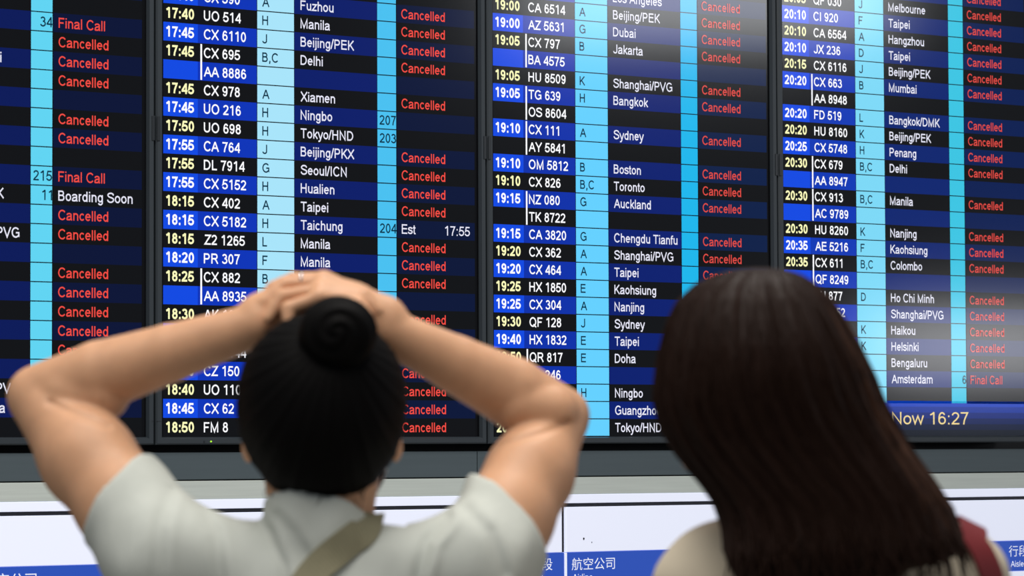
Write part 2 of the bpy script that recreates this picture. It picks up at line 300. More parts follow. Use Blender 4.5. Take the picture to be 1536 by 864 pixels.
#           aisle column     gate column     flight blue    destination blue  status blue
COLS = [((150, 225, 248), (96, 212, 242), (3, 52, 194), (0, 20, 88), (0, 12, 52)),
        ((168, 228, 250), (72, 192, 240), (2, 50, 184), (0, 24, 104), (0, 15, 54)),
        ((100, 208, 255), (24, 182, 236), (2, 46, 168), (0, 27, 110), (0, 26, 70)),
        ((124, 216, 246), (58, 196, 226), (2, 54, 180), (0, 33, 110), (0, 26, 80))]
M_DARK = glow('screen_dark', (7, 8, 11)); M_DARK2 = glow('screen_black', (3, 3, 4))
G_TIME = glow('lettering_white', (250, 250, 255), 1.05); G_YEL = glow('lettering_yellow', (255, 252, 190), 1.0); G_RED = glow('lettering_red', (242, 76, 66), 1.0)
G_RED2 = glow('lettering_coral', (222, 74, 66), 1.0)
G_LAV = glow('lettering_pale', (232, 232, 248), 1.0); G_TEAL = glow('lettering_teal', (3, 48, 70), 1.0); G_GOLD = glow('lettering_gold', (240, 216, 150), 1.0)
G_BAN = [glow('banner_blue_%d' % i, c) for i, c in enumerate(((14, 22, 36), (11, 25, 58), (8, 30, 86), (6, 37, 118), (4, 48, 150), (4, 60, 182)))]; M_LED = glow('led_green', (170, 240, 60), 1.3)
NROW = 37; TOP = Z0 + (NROW - .5) * DZ; BOT = Z0 - .5 * DZ

def monitor(k, rows, label):
    root = empty('departure_monitor', on_wall(-0.9273 + (k - 1) * PW), YAW)
    tag(root, label, 'monitor', 'departure monitors on the board wall')
    root.location.z = 1.433
    zz = lambda z: z - 1.433
    # bezel: four mitred rails around the glass
    g = .0022; bw = .0158; z0, z1 = 0.0, zz(TOP) + .018
    fr = MB(); a0, a1 = g, PW - g
    prof = [(0, 0.10), (0, -.006), (.003, -.010), (bw - .003, -.010), (bw, -.002), (bw, .02)]
    ring = []
    for d, y in prof: ring.append([(a0 + d, y, z0 + d), (a1 - d, y, z0 + d), (a1 - d, y, z1 - d), (a0 + d, y, z1 - d)])
    v = [p for r in ring for p in r]; f = []
    for i in range(len(prof) - 1):
        for j in range(4):
            f.append((i * 4 + j, i * 4 + (j + 1) % 4, (i + 1) * 4 + (j + 1) % 4, (i + 1) * 4 + j))
    fr.add(v, f); bz = fr.build('bezel', M_BEZEL, root)
    MB().box(a0, a1, .05, .098, z0 + .002, z1 - .002).build('housing', M_WALL, root)
    for side in (0, 1):                                # small clip at the bezel edge
        x = a0 + .0005 if side == 0 else a1 - .0075
        MB().box(x, x + .007, -.0118, -.009, zz(2.07), zz(2.122)).build('clip', M_CLIP, root, .0008)
        MB().box(x, x + bw * .9 if side == 0 else x + .007, -.0103, -.009, zz(1.4815), zz(1.4822)).build('corner_joint', M_BLACK, root)
    # screen: dark glass plate with its lit rows and cells
    ca, cg, cf, cd, cs = COLS[k]
    ms = [M_DARK, M_DARK2, glow('cell_aisle_%d' % k, ca), glow('cell_gate_%d' % k, cg), glow('row_flight_%d' % k, cf), glow('row_destination_%d' % k, cd),
          glow('row_status_%d' % k, cs), glow('row_time_%d' % k, (8, 72, 226))] + G_BAN
    sc = MB().box(bw + g - .001, PW - bw - g + .001, .0, .02, .0145, zz(TOP) + .004, 1)
    y = -.0003; first = 2 if k == 3 else 0
    for n in range(first, NROW):
        za, zb = zz(Z0 + (n - .5) * DZ), zz(Z0 + (n + .5) * DZ)
        blue = n % 2 == 1
        if blue:
            sc.quad(X_T, .108, za, zb, y, 7); sc.quad(.108, X_A - .0015, za, zb, y, 4)
            sc.quad(X_D + .001, X_G - .001, za, zb, y, 5); sc.quad(X_S + .001, X_E, za, zb, y, 6)
        else:
            sc.quad(X_T, X_A - .0015, za, zb, y, 0); sc.quad(X_D + .001, X_G - .001, za, zb, y, 0); sc.quad(X_S + .001, X_E, za, zb, y, 0)
        sc.quad(X_A, X_D, za + .0011, zb - .0011, y, 2); sc.quad(X_G, X_S - .001, za + .0011, zb - .0011, y, 3)
    if k == 3:
        for i in range(6): sc.quad(X_T, X_E, zz(BOT + (1.5352 - BOT) * i / 6), zz(BOT + (1.5352 - BOT) * (i + 1) / 6), y, 8 + i)
    scr = sc.build('screen', ms, root)
    Y = -.0009; CAP = .0212
    def cell(name, text, x, z, cap, m, **kw):          # the lettering of one cell of the timetable
        if not text: return
        t = MB(); letter(t, text, x, z, cap, Y, **kw)
        if t.v: t.build(name, m, scr)
    for n, r in sorted(rows.items()):
        z = zz(Z0 + n * DZ); T, F, A, D, G, S = r[:6]
        cell('time_text', T, .0302, z + .0002, .0226, G_YEL if n % 2 == 0 else G_TIME, width=.0683, half=.069)
        cell('flight_text', F, .1225, z, .0216, G_TIME, half=.056)
        cell('aisle_text', A, .2681, z, .0205, G_TEAL, half=.055)
        cell('destination_text', D, .3655, z, CAP, G_LAV, half=.052, xs=.90)
        cell('gate_text', G, X_S - .0015, z, CAP, G_TEAL, align='R', half=.053)
        cell('status_text', S, .6290, z, CAP, (G_RED if k < 2 else G_RED2) if S in (CN, 'Final Call') else G_LAV, half=.050)
        if S == 'Est': cell('status_time_text', '17:55', .8130, z, CAP, G_LAV, align='R', width=.0680, half=.048)
        if len(r) > 6: MB().quad(.1140, .1182, z - DZ - .0185, z + .0180, Y).build('codeshare_bar', G_TIME, scr)
    if k == 3:
        ct = MB(); letter(ct, 'Now 16:27', .3655, zz(1.4928), .0305, Y, width=.256, half=.042); ct.build('clock_text', G_GOLD, scr)
    for x, mm, nm in ((.1180, M_CLIP, 'sensor_dot'), (.1345, M_LED, 'power_light')):
        n_ = 10; q = MB(); q.add([(x + .0019 * math.cos(2 * math.pi * i / n_), yy, .0065 + .0019 * math.sin(2 * math.pi * i / n_)) for yy in (-.0095, -.0112) for i in range(n_)],
                               [tuple(range(n_, 2 * n_))] + [(i, (i + 1) % n_, n_ + (i + 1) % n_, n_ + i) for i in range(n_)])
        q.build(nm, mm, root)
    return root
monitor(0, P1, 'leftmost departures monitor, cut by the frame edge, with a Boarding Soon status')
monitor(1, P2, 'second departures monitor from the left, 17:40 to 18:50 flights, behind the raised hands')
monitor(2, P3, 'third departures monitor from the left, flights from 19:00, between the two heads')
monitor(3, P4, 'rightmost departures monitor with the Now 16:27 banner at its foot')

# ---------------------------------------------------------------- organic surfaces: distance fields meshed by surface nets
def V(p): return np.array(tuple(p), dtype=np.float32)
class Field:
    def __init__(s, xs, ys, zs):
        s.ax = [np.asarray(a, dtype=np.float32) for a in (xs, ys, zs)]
        s.F = np.full([len(a) for a in s.ax], 10.0, dtype=np.float32)
    def sub(s, lo, hi):
        sl = [];
        for a, l, h in zip(s.ax, lo, hi):
            i0 = max(0, np.searchsorted(a, l)); i1 = min(len(a), np.searchsorted(a, h) + 1); sl.append(slice(int(i0), int(max(i1, i0))))
        return tuple(sl), s.ax[0][sl[0]][:, None, None], s.ax[1][sl[1]][None, :, None], s.ax[2][sl[2]][None, None, :]
    def _blend(s, sl, d, k):
        f = s.F[sl]
        if f.size == 0: return
        if k <= 0: s.F[sl] = np.minimum(f, d)
        else:
            h = np.clip(.5 + .5 * (f - d) / k, 0, 1); s.F[sl] = f * (1 - h) + d * h - k * h * (1 - h)
    @staticmethod
    def capd(X, Y, Z, a, b, ra, rb):
        ab = b - a; L = float(ab @ ab) + 1e-9
        t = np.clip(((X - a[0]) * ab[0] + (Y - a[1]) * ab[1] + (Z - a[2]) * ab[2]) / L, 0, 1)
        return np.sqrt((X - a[0] - t * ab[0]) ** 2 + (Y - a[1] - t * ab[1]) ** 2 + (Z - a[2] - t * ab[2]) ** 2) - (ra + (rb - ra) * t)
    def cap(s, a, b, ra, rb, k=.02):
        a, b = V(a), V(b); pad = max(ra, rb) + k + .03
        sl, X, Y, Z = s.sub(np.minimum(a, b) - pad, np.maximum(a, b) + pad); s._blend(sl, s.capd(X, Y, Z, a, b, ra, rb), k); return s
    def chain(s, pts, rs, k=.02):
        for i in range(len(pts) - 1): s.cap(pts[i], pts[i + 1], rs[i], rs[i + 1], k)
        return s
    def sleeve(s, a, b, ra, rb, p, n, k=.02):          # a capsule ending at the plane through p
        a, b, p, n = V(a), V(b), V(p), V(n); n = n / np.linalg.norm(n); pad = max(ra, rb) + k + .03
        sl, X, Y, Z = s.sub(np.minimum(a, b) - pad, np.maximum(a, b) + pad)
        s._blend(sl, np.maximum(s.capd(X, Y, Z, a, b, ra, rb), (X - p[0]) * n[0] + (Y - p[1]) * n[1] + (Z - p[2]) * n[2]), k); return s
    @staticmethod
    def elld(X, Y, Z, c, r, R):
        x, y, z = X - c[0], Y - c[1], Z - c[2]
        if R is not None:
            R = np.array(R, dtype=np.float32)
            x, y, z = R[0, 0] * x + R[1, 0] * y + R[2, 0] * z, R[0, 1] * x + R[1, 1] * y + R[2, 1] * z, R[0, 2] * x + R[1, 2] * y + R[2, 2] * z
        k0 = np.sqrt((x / r[0]) ** 2 + (y / r[1]) ** 2 + (z / r[2]) ** 2); k1 = np.sqrt((x / r[0] ** 2) ** 2 + (y / r[1] ** 2) ** 2 + (z / r[2] ** 2) ** 2)
        return k0 * (k0 - 1) / np.maximum(k1, 1e-6)
    def ell(s, c, r, k=.02, R=None):
        c = V(c); pad = max(r) + k + .03
        sl, X, Y, Z = s.sub(c - pad, c + pad); s._blend(sl, s.elld(X, Y, Z, c, r, R), k); return s
    def cut_cap(s, a, b, ra, rb, k=.004):
        a, b = V(a), V(b); pad = max(ra, rb) + k + .03
        sl, X, Y, Z = s.sub(np.minimum(a, b) - pad, np.maximum(a, b) + pad)
        f = s.F[sl]; d = -s.capd(X, Y, Z, a, b, ra, rb); h = np.clip(.5 - .5 * (f - d) / k, 0, 1); s.F[sl] = f * (1 - h) + d * h + k * h * (1 - h); return s
    def cut_ell(s, c, r, k=.004, R=None):
        c = V(c); pad = max(r) + k + .03
        sl, X, Y, Z = s.sub(c - pad, c + pad); f = s.F[sl]; d = -s.elld(X, Y, Z, c, r, R); h = np.clip(.5 - .5 * (f - d) / k, 0, 1); s.F[sl] = f * (1 - h) + d * h + k * h * (1 - h); return s
    def cut_plane(s, p, n, lo=None, hi=None):          # removes the side the normal points to, inside an optional box
        p, n = V(p), V(n); n = n / np.linalg.norm(n)
        sl, X, Y, Z = s.sub(lo if lo is not None else [-99] * 3, hi if hi is not None else [99] * 3)
        d = (X - p[0]) * n[0] + (Y - p[1]) * n[1] + (Z - p[2]) * n[2]; s.F[sl] = np.maximum(s.F[sl], d); return s
    def mesh(s, smooth=2):
        F = s.F; F[0], F[-1] = 1, 1; F[:, 0], F[:, -1] = 1, 1; F[:, :, 0], F[:, :, -1] = 1, 1
        S = F < 0; nx, ny, nz = F.shape
        cnt = np.zeros((nx - 1, ny - 1, nz - 1), dtype=np.int8); offs = [(i, j, k) for i in (0, 1) for j in (0, 1) for k in (0, 1)]
        for i, j, k in offs: cnt += S[i:nx - 1 + i, j:ny - 1 + j, k:nz - 1 + k]
        I, J, K = np.nonzero((cnt > 0) & (cnt < 8)); N = len(I)
        vals = np.stack([F[I + i, J + j, K + k] for i, j, k in offs], 1).clip(-.05, .05)
        pos = np.zeros((N, 3)); num = np.zeros(N); o = np.array(offs, float)
        for a in range(8):
            for b in range(a + 1, 8):
                if np.abs(o[a] - o[b]).sum() != 1: continue
                va, vb = vals[:, a], vals[:, b]; mk = (va < 0) != (vb < 0)
                t = va / np.where(mk, va - vb, 1); p = o[a][None] + t[:, None] * (o[b] - o[a])[None]
                pos[mk] += p[mk]; num[mk] += 1
        pos /= num[:, None]; g = pos + np.stack([I, J, K], 1)
        v = np.stack([np.interp(g[:, c], np.arange(len(s.ax[c])), s.ax[c]) for c in range(3)], 1)
        idx = np.full(cnt.shape, -1, dtype=np.int32); idx[I, J, K] = np.arange(N); faces = []
        for ax in range(3):
            A = np.moveaxis(S, ax, 0); e = A[:-1] != A[1:]; e[:, 0, :] = False; e[:, -1, :] = False; e[:, :, 0] = False; e[:, :, -1] = False
            a, b, c = np.nonzero(e); fl = A[a, b, c]; ii = np.moveaxis(idx, ax, 0)
            q = np.stack([ii[a, b - 1, c - 1], ii[a, b, c - 1], ii[a, b, c], ii[a, b - 1, c]], 1)
            if ax == 1: fl = ~fl
            q[~fl] = q[~fl][:, ::-1]; faces.append(q)
        f = np.concatenate(faces); f = f[(f >= 0).all(1)]
        for _ in range(smooth):
            acc = np.zeros_like(v); n_ = np.zeros(len(v))
            for a, b in ((0, 1), (1, 2), (2, 3), (3, 0)):
                np.add.at(acc, f[:, a], v[f[:, b]]); np.add.at(acc, f[:, b], v[f[:, a]]); np.add.at(n_, f[:, a], 1); np.add.at(n_, f[:, b], 1)
            v = v * .5 + .5 * acc / np.maximum(n_, 1)[:, None]
        return v, f
def axis(lo, hi, fine, coarse=None, split=None):       # fine spacing above the split height, coarse below it
    if split is None: return np.arange(lo, hi, fine)
    return np.concatenate([np.arange(lo, split, coarse), np.arange(split, hi, fine)])
def part(name, v, f, m, root):
    return mesh_obj(name, np.asarray(v) - np.array(root.location)[None], f, m, root, smooth=True)

def folds(v, amp, dirs):                               # soft cloth folds: a sum of slanted waves along the outward direction
    c = v.mean(0); d = v - c; d[:, 2] *= .2; d /= np.linalg.norm(d, axis=1)[:, None] + 1e-6; h = np.zeros(len(v))
    for (kx, ky, kz, ph) in dirs: h += np.sin(v[:, 0] * kx + v[:, 1] * ky + v[:, 2] * kz + ph)
    return v + d * (h * amp)[:, None]
def creases(v, lines, yback, swell=.8):                          # drawn-in folds along lines on the back of a garment
    v = v.copy(); back = v[:, 1] < yback
    for pts, depth, wd in lines:
        P = np.array([[p.x, p.z] for p in pts]); best = np.full(len(v), 9.0); side = np.zeros(len(v)); q = v[:, [0, 2]]
        for a_, b_ in zip(P, P[1:]):
            ab = b_ - a_; t = np.clip(((q - a_) @ ab) / (ab @ ab), 0, 1); e = q - a_ - t[:, None] * ab; d = np.linalg.norm(e, axis=1); m_ = d < best
            best[m_] = d[m_]; side[m_] = np.sign(ab[0] * e[m_, 1] - ab[1] * e[m_, 0])
        v[:, 1] += back * depth * (np.exp(-(best / wd) ** 2) - swell * np.exp(-((best * side - 1.8 * wd) / wd) ** 2))
    return v

M_SKIN = mat('skin', (208, 158, 122), 0.5, sss=.12, spec=.35, bump=((40, 40, 40), .03, .002, .06))
M_HAIR = mat('black_hair', (8, 7, 7), 0.65, spec=.06)
M_HAIRB = mat('brown_hair', (34, 20, 14), 0.5, spec=.10)
M_HAIRHL = mat('brown_hair_highlight', (66, 40, 25), 0.5, spec=.2)
M_TEE = mat('pale_grey_cotton', (196, 200, 192), 0.85, spec=.2, bump=((22, 22, 5), .35, .01, .03))
M_CREAM = mat('cream_cotton', (206, 194, 172), 0.85, spec=.2, bump=((20, 20, 8), .3, .01, .03))
M_OLIVE = mat('olive_webbing', (138, 133, 108), 0.8, spec=.2, bump=((300, 300, 300), .2, .001, .06))
M_RED = mat('dark_red_leather', (112, 26, 30), 0.55, spec=.4)
M_TROU = mat('navy_trousers', (40, 44, 56), 0.85); M_TROU2 = mat('black_trousers', (28, 28, 30), 0.85)
M_SHOE = mat('white_shoe', (200, 200, 198), 0.6); M_SHOE2 = mat('black_shoe', (24, 24, 26), 0.5)
M_MASK = mat('pale_mask', (206, 208, 214), 0.8)
M_RING = mat('silver_ring', (220, 220, 225), 0.2, metal=1.0)

def finger_chain(base, mid, tip, r): return [base, base.lerp(mid, .5) + (mid - base).cross(tip - mid) * 0, mid, mid.lerp(tip, .55), tip], [r * 1.08, r * 1.02, r, r * .92, r * .78]
def head(f, c, yaw, pitch, s=1.0):
    """skull, jaw, nose, lips, eye sockets and ears around the centre c; looks along +Y turned by yaw, tipped up by pitch"""
    R = Matrix.Rotation(yaw, 3, 'Z') @ Matrix.Rotation(pitch, 3, 'X'); L = lambda x, y, z: c + R @ (Vector((x, y, z)) * s)
    f.ell(L(0, -.008, .018), (.075 * s, .092 * s, .090 * s), .02, R); f.ell(L(0, .025, -.045), (.060 * s, .068 * s, .072 * s), .04, R)
    f.cap(L(-.030, .045, -.085), L(.030, .045, -.085), .022 * s, .022 * s, .03); f.ell(L(0, .075, -.103), (.020, .014, .016), .02, R)
    f.cap(L(0, .090, .002), L(0, .106, -.034), .008, .011, .014); f.ell(L(-.012, .098, -.036), (.009, .010, .008), .01, R); f.ell(L(.012, .098, -.036), (.009, .010, .008), .01, R)
    f.ell(L(0, .092, -.066), (.022, .009, .0065), .006, R); f.ell(L(0, .091, -.075), (.018, .009, .007), .006, R)
    for sx in (-1, 1):
        f.cut_ell(L(sx * .031, .097, .004), (.019, .014, .011), .012, R); f.ell(L(sx * .031, .082, .003), (.0125, .0115, .0115), .003, R)
        f.cap(L(sx * .014, .090, .022), L(sx * .048, .078, .022), .007, .006, .012)
        f.ell(L(sx * .082, -.006, -.018), (.009, .020, .034), .008, R @ Matrix.Rotation(sx * -.25, 3, 'Z')); f.cut_ell(L(sx * .091, .000, -.016), (.006, .011, .018), .004, R)
    return R, L

def legs_and_feet(f, hip, gz=0.0):
    """core of the lower body, hidden by the trousers: hips to ankles"""
    for sx in (-1, 1):
        h = hip + Vector((sx * .085, 0, -.04)); kn = Vector((hip.x + sx * .095, hip.y + .012, .47)); an = Vector((hip.x + sx * .10, hip.y - .012, .085))
        f.chain([h, kn, an], [.078, .052, .036], .03); f.chain([an, an + Vector((sx * .01, .10, -.045)), an + Vector((sx * .015, .16, -.06))], [.036, .03, .02], .02)
def trousers_and_shoes(root, hip, waist_z, mt, msh):
    f = Field(axis(hip.x - .26, hip.x + .26, .008), axis(hip.y - .22, hip.y + .22, .008), axis(.03, waist_z + .05, .008))
    f.ell(hip + Vector((0, 0, .03)), (.172, .125, .15), .04)
    for sx in (-1, 1):
        h = hip + Vector((sx * .085, 0, -.04)); kn = Vector((hip.x + sx * .095, hip.y + .012, .47)); an = Vector((hip.x + sx * .10, hip.y - .012, .07))
        f.chain([h, kn, an], [.094, .070, .060], .03)
    f.cut_plane((0, 0, waist_z), (0, 0, 1)); f.cut_plane((0, 0, .075), (0, 0, -1))
    v, q = f.mesh(); part('trousers', v, q, mt, root)
    for sx in (-1, 1):
        a = Vector((hip.x + sx * .10, hip.y - .012, .06)); f = Field(axis(a.x - .09, a.x + .09, .005), axis(a.y - .13, a.y + .27, .005), axis(-.03, .16, .005))
        f.ell(a + Vector((0, -.01, -.01)), (.040, .06, .055), .02); f.ell(a + Vector((sx * .012, .11, -.025)), (.046, .11, .04), .03); f.cap(a + Vector((0, 0, 0)), a + Vector((0, 0, .06)), .040, .046, .02)
        f.cut_plane((0, 0, .001), (0, 0, -1)); f.cut_plane((0, 0, .125), (0, 0, 1)); f.cut_cap(a + Vector((0, 0, .05)), a + Vector((0, 0, .10)), .038, .042)
        v, q = f.mesh(1); v[:, 2] = np.maximum(v[:, 2], .0); part('shoe', v, q, msh, root)

# ---------------------------------------------------------------- person with both hands on the head
root = empty('person', (pt(485, 740, 3.85).x, 3.86, 0))
tag(root, 'black-haired person with a bun holding both hands on the head, pale grey short-sleeved shirt', 'person', 'people watching the departure monitors')
HC = pt(483, 624, 3.865)
SHL, SHR = pt(247, 834, 3.86), pt(724, 846, 3.86)
ELL, ELR = pt(57, 594, 3.99), pt(840, 624, 4.0)
WRL, WRR = pt(390, 486, 3.915), pt(578, 494, 3.915)
zf = 1.19
f = Field(axis(pt(-40, 0, 4).x, pt(930, 0, 4).x, .0032), axis(3.66, 4.12, .0032), axis(-.03, 1.66, .0032, .012, zf))
f.cap(pt(481, 690, 3.865), pt(481, 830, 3.86), .055, .060, .03)                          # neck
R1, L1 = head(f, HC, 0.0, math.radians(7))
chest = pt(487, 1075, 3.86)
f.ell(chest, (.150, .095, .19), .04); f.ell(chest - Vector((0, 0, .15)), (.125, .085, .16), .06); hip = Vector((chest.x, 3.86, .87)); f.ell(hip + Vector((0, 0, .03)), (.155, .11, .13), .06)
for s_ in (SHL, SHR): f.cap(pt(483, 875, 3.86), s_, .046, .050, .03)
# arms: upper arm, elbow, forearm with its swell, wrist
def arm(sh, el, wr, rs, elbow_r):
    d1 = (el - sh); d2 = (wr - el)
    f.chain([sh, sh + d1 * .3, sh + d1 * .6, el - d1.normalized() * .012], [rs[0], rs[1], rs[2], elbow_r], .025)
    f.chain([el, el + d2 * .28, el + d2 * .6, wr], [elbow_r * .96, rs[3], rs[4], rs[5]], .003)
arm(SHL, ELL, WRL, [.050, .051, .050, .0405, .0335, .0245], .0375)
arm(SHR, ELR, WRR, [.052, .049, .046, .0405, .033, .0245], .036)
f.cap(pt(100, 593, 3.972), pt(150, 590, 3.965), .036, .0345, .003); f.cap(pt(825, 620, 3.975), pt(780, 610, 3.968), .034, .033, .003)
legs_and_feet(f, hip)
# right hand on top, its fingers laid leftwards over the left hand; left hand under it
def hand(wr, knuckles, mids, tips, thumb, rf, rw):
    for kn in knuckles: f.chain([wr, wr.lerp(kn, .5), kn], [rw, .0145, .0105], .014)
    for kn, md, tp in zip(knuckles, mids, tips): f.chain([kn, kn.lerp(md, .55), md, md.lerp(tp, .5), tp], [rf * 1.08, rf * .97, rf * 1.05, rf * .92, rf * .78], .0018)
    f.chain(thumb, [.015, .0115, .0098, .0075], .012)
RK = [pt(486, 418, 3.930), pt(482, 423, 3.912), pt(480, 434, 3.893), pt(478, 447, 3.876)]
RM = [pt(440, 419, 3.930), pt(428, 427, 3.910), pt(423, 445, 3.890), pt(432, 463, 3.872)]
RT = [pt(407, 430, 3.924), pt(398, 452, 3.902), pt(402, 478, 3.882), pt(432, 484, 3.866)]
hand(pt(573, 478, 3.922), RK, RM, RT, [pt(560, 462, 3.945), pt(530, 445, 3.965), pt(500, 440, 3.975), pt(478, 445, 3.975)], .0082, .021)
LK = [pt(496, 440, 3.945), pt(500, 446, 3.925), pt(502, 454, 3.905), pt(500, 464, 3.886)]
LM = [pt(536, 434, 3.944), pt(544, 438, 3.922), pt(545, 444, 3.900), pt(536, 456, 3.882)]
LT = [pt(560, 448, 3.940), pt(572, 452, 3.916), pt(566, 466, 3.894), pt(552, 472, 3.876)]
hand(pt(395, 474, 3.925), LK, LM, LT, [pt(410, 470, 3.945), pt(435, 458, 3.965), pt(462, 450, 3.975), pt(485, 450, 3.975)], .0082, .021)
v, q = f.mesh(1)
v = creases(v, [([pt(x, y, 3.955) for x, y in l_], .0042, .0038) for l_ in ([(78, 604), (110, 618), (150, 632), (170, 640)], [(852, 634), (815, 650), (776, 661), (745, 668)])], 3.985, 0)
body = part('body', v, q, M_SKIN, root)
# ring on the right hand
rb = MB(); rc = pt(452, 421, 3.913); n = 20
for i in range(n):
    for j in range(6):
        a = 2 * math.pi * i / n; b = 2 * math.pi * j / 6; r = .0092 + .001 * math.cos(b); rb.v.append((rc.x + .0014 * math.sin(b) - root.location.x, rc.y + r * math.cos(a) - root.location.y, rc.z + r * math.sin(a)))
for i in range(n):
    for j in range(6): rb.f.append((i * 6 + j, i * 6 + (j + 1) % 6, ((i + 1) % n) * 6 + (j + 1) % 6, ((i + 1) % n) * 6 + j)); rb.i.append(0)
rb.build('ring', M_RING, body, smooth=True)
# hair: smoothed back into the bun
f = Field(axis(HC.x - .15, HC.x + .15, .003), axis(3.70, 4.02, .003), axis(HC.z - .16, HC.z + .17, .003))
f.ell(pt(483, 598, 3.850), (.0945, .103, .0965), .02); f.ell(pt(483, 650, 3.842), (.080, .080, .066), .03); f.ell(pt(480, 700, 3.838), (.055, .056, .034), .025)
f.cut_ell(L1(0, .125, -.045), (.085, .095, .105), .01, R1); f.cut_plane(L1(0, .055, 0), (0, 1, -.35))
for sx in (1,): f.cut_ell(L1(sx * .094, .004, -.026), (.020, .034, .040), .006, R1)
v, q = f.mesh(2)
bc = pt(506, 500, 3.772); d = v - np.array(bc)[None]; ang = np.arctan2(d[:, 0], d[:, 2]); nrm = v - np.array(HC)[None]; nrm /= np.linalg.norm(nrm, axis=1)[:, None]
st = np.sin(ang * 37 + 1) * .5 + np.sin(ang * 61) * .35 + np.sin(ang * 97 + 2) * .25; v = v + nrm * (st * .0010)[:, None]
hair = part('hair', v, q, M_HAIR, root)
f = Field(axis(bc.x - .075, bc.x + .075, .0025), axis(bc.y - .07, bc.y + .08, .0025), axis(bc.z - .075, bc.z + .075, .0025))
f.ell(bc, (.044, .036, .040), .01); f.ell(bc + Vector((0, .03, -.004)), (.037, .04, .036), .015)
v, q = f.mesh(1); d = v - np.array(bc)[None]; a = np.arctan2(d[:, 2], d[:, 0]); rr = np.sqrt(d[:, 0] ** 2 + d[:, 2] ** 2)
v = v + d / np.linalg.norm(d, axis=1)[:, None] * (np.sin(a * 2 + rr * 420) * .0016 + np.sin(a * 3 + rr * 900) * .0006)[:, None]
mesh_obj('hair_bun', v - np.array(root.location)[None], q, M_HAIR, hair, smooth=True)
# flyaway hairs at the nape and the temple
def strand(mb, pts, r0, r1, sides=4):
    n0 = len(mb.v); m_ = len(pts)
    for i, p in enumerate(pts):
        tdir = (pts[min(i + 1, m_ - 1)] - pts[max(i - 1, 0)]).normalized(); a = tdir.cross(Vector((0, 1, .1))).normalized(); b = tdir.cross(a); r = r0 + (r1 - r0) * i / (m_ - 1)
        for j in range(sides): p2 = p + (a * math.cos(2 * math.pi * j / sides) + b * math.sin(2 * math.pi * j / sides)) * r; mb.v.append(tuple(p2))
    for i in range(m_ - 1):
        for j in range(sides): mb.f.append((n0 + i * sides + j, n0 + i * sides + (j + 1) % sides, n0 + (i + 1) * sides + (j + 1) % sides, n0 + (i + 1) * sides + j)); mb.i.append(0)
wb = MB()
for i in range(60):
    x = random.uniform(405, 560); a = pt(x, random.uniform(700, 728), 3.795 + abs(x - 483) / 85 * .03); b = a + Vector((random.gauss(0, .006), -.002, -random.uniform(.012, .03)))
    strand(wb, [a - root.location, a.lerp(b, .5) + Vector((random.gauss(0, .003), -.002, 0)) - root.location, b - root.location], .0007, .0002)
wb.build('loose_hair', M_HAIR, hair, smooth=True)
# face mask over nose and jaw, seen only as pale edges beside the jaw
f = Field(axis(HC.x - .11, HC.x + .11, .003), axis(3.82, 4.03, .003), axis(HC.z - .16, HC.z + .03, .003))
f.ell(L1(0, .032, -.055), (.072, .084, .066), .01, R1); f.cut_ell(L1(0, .024, -.052), (.070, .080, .074), .002, R1); f.cut_plane(L1(0, .022, 0), (0, -1, 0))
v, q = f.mesh(1); part('face_mask', v, q, M_MASK, root)
# shirt
f = Field(axis(pt(90, 0, 3.8).x, pt(870, 0, 3.8).x, .0035), axis(3.66, 4.08, .0035), axis(.82, 1.45, .0035))
f.ell(chest + Vector((0, 0, .0)), (.180, .112, .20), .04); f.ell(chest - Vector((0, 0, .16)), (.168, .112, .22), .06); f.ell(hip + Vector((0, 0, .05)), (.190, .143, .20), .05)
for sh, sgn in ((SHL, -1), (SHR, 1)): f.cap(pt(483, 872, 3.855), sh + Vector((0, 0, -.004)), .053, .060, .03)
dl, dr = ELL - SHL, ELR - SHR
nl = dl.normalized(); nr = dr.normalized()
f.sleeve(SHL, SHL + dl * .5, .062, .0610, SHL + dl * .35, Vector((-.80, nl.y * .6, .55)), .03); f.sleeve(SHR, SHR + dr * .5, .062, .0600, SHR + dr * .30, Vector((.80, nr.y * .6, .55)), .03)
f.cap(pt(482, 800, 3.855), pt(480, 752, 3.853), .064, .061, .012)                        # collar round the nape
f.cut_plane(pt(480, 741, 3.80), (.18, .46, 1), lo=(pt(370, 0, 3.8).x, 3.7, 1.30), hi=(pt(600, 0, 3.8).x, 4.05, 1.45))
f.cut_cap(pt(481, 640, 3.866), pt(482, 800, 3.862), .0570, .0585, .003)
f.cut_cap(SHL + dl * .24, SHL + dl * .8, .0528, .0528, .003); f.cut_cap(SHR + dr * .16, SHR + dr * .7, .0520, .0505, .003)
f.cut_plane((0, 0, .85), (0, 0, -1))
v, q = f.mesh(2); v = folds(v, .0011, [(60, 10, 40, 0), (90, 30, -25, 1.3), (35, 0, 75, 2.2), (-120, 20, 30, .5)])
v = creases(v, [([pt(x, y, 3.8) for x, y in l_], dp, wd) for l_, dp, wd in (([(668, 776), (640, 812), (628, 864), (624, 940)], .006, .007), ([(372, 770), (400, 800), (425, 850), (440, 930)], .005, .006), ([(300, 762), (322, 800), (330, 864), (330, 940)], .004, .007), ([(415, 775), (440, 800), (470, 850)], .0018, .006), ([(250, 735), (238, 790), (236, 864), (240, 930)], .004, .008), ([(700, 768), (735, 800), (756, 860)], .003, .007))], 3.86)
shirt = part('shirt', v, q, M_TEE, root); tee_bvh = BVHTree.FromPolygons([tuple(p) for p in v], q.tolist())
trousers_and_shoes(root, hip, .97, M_TROU, M_SHOE)

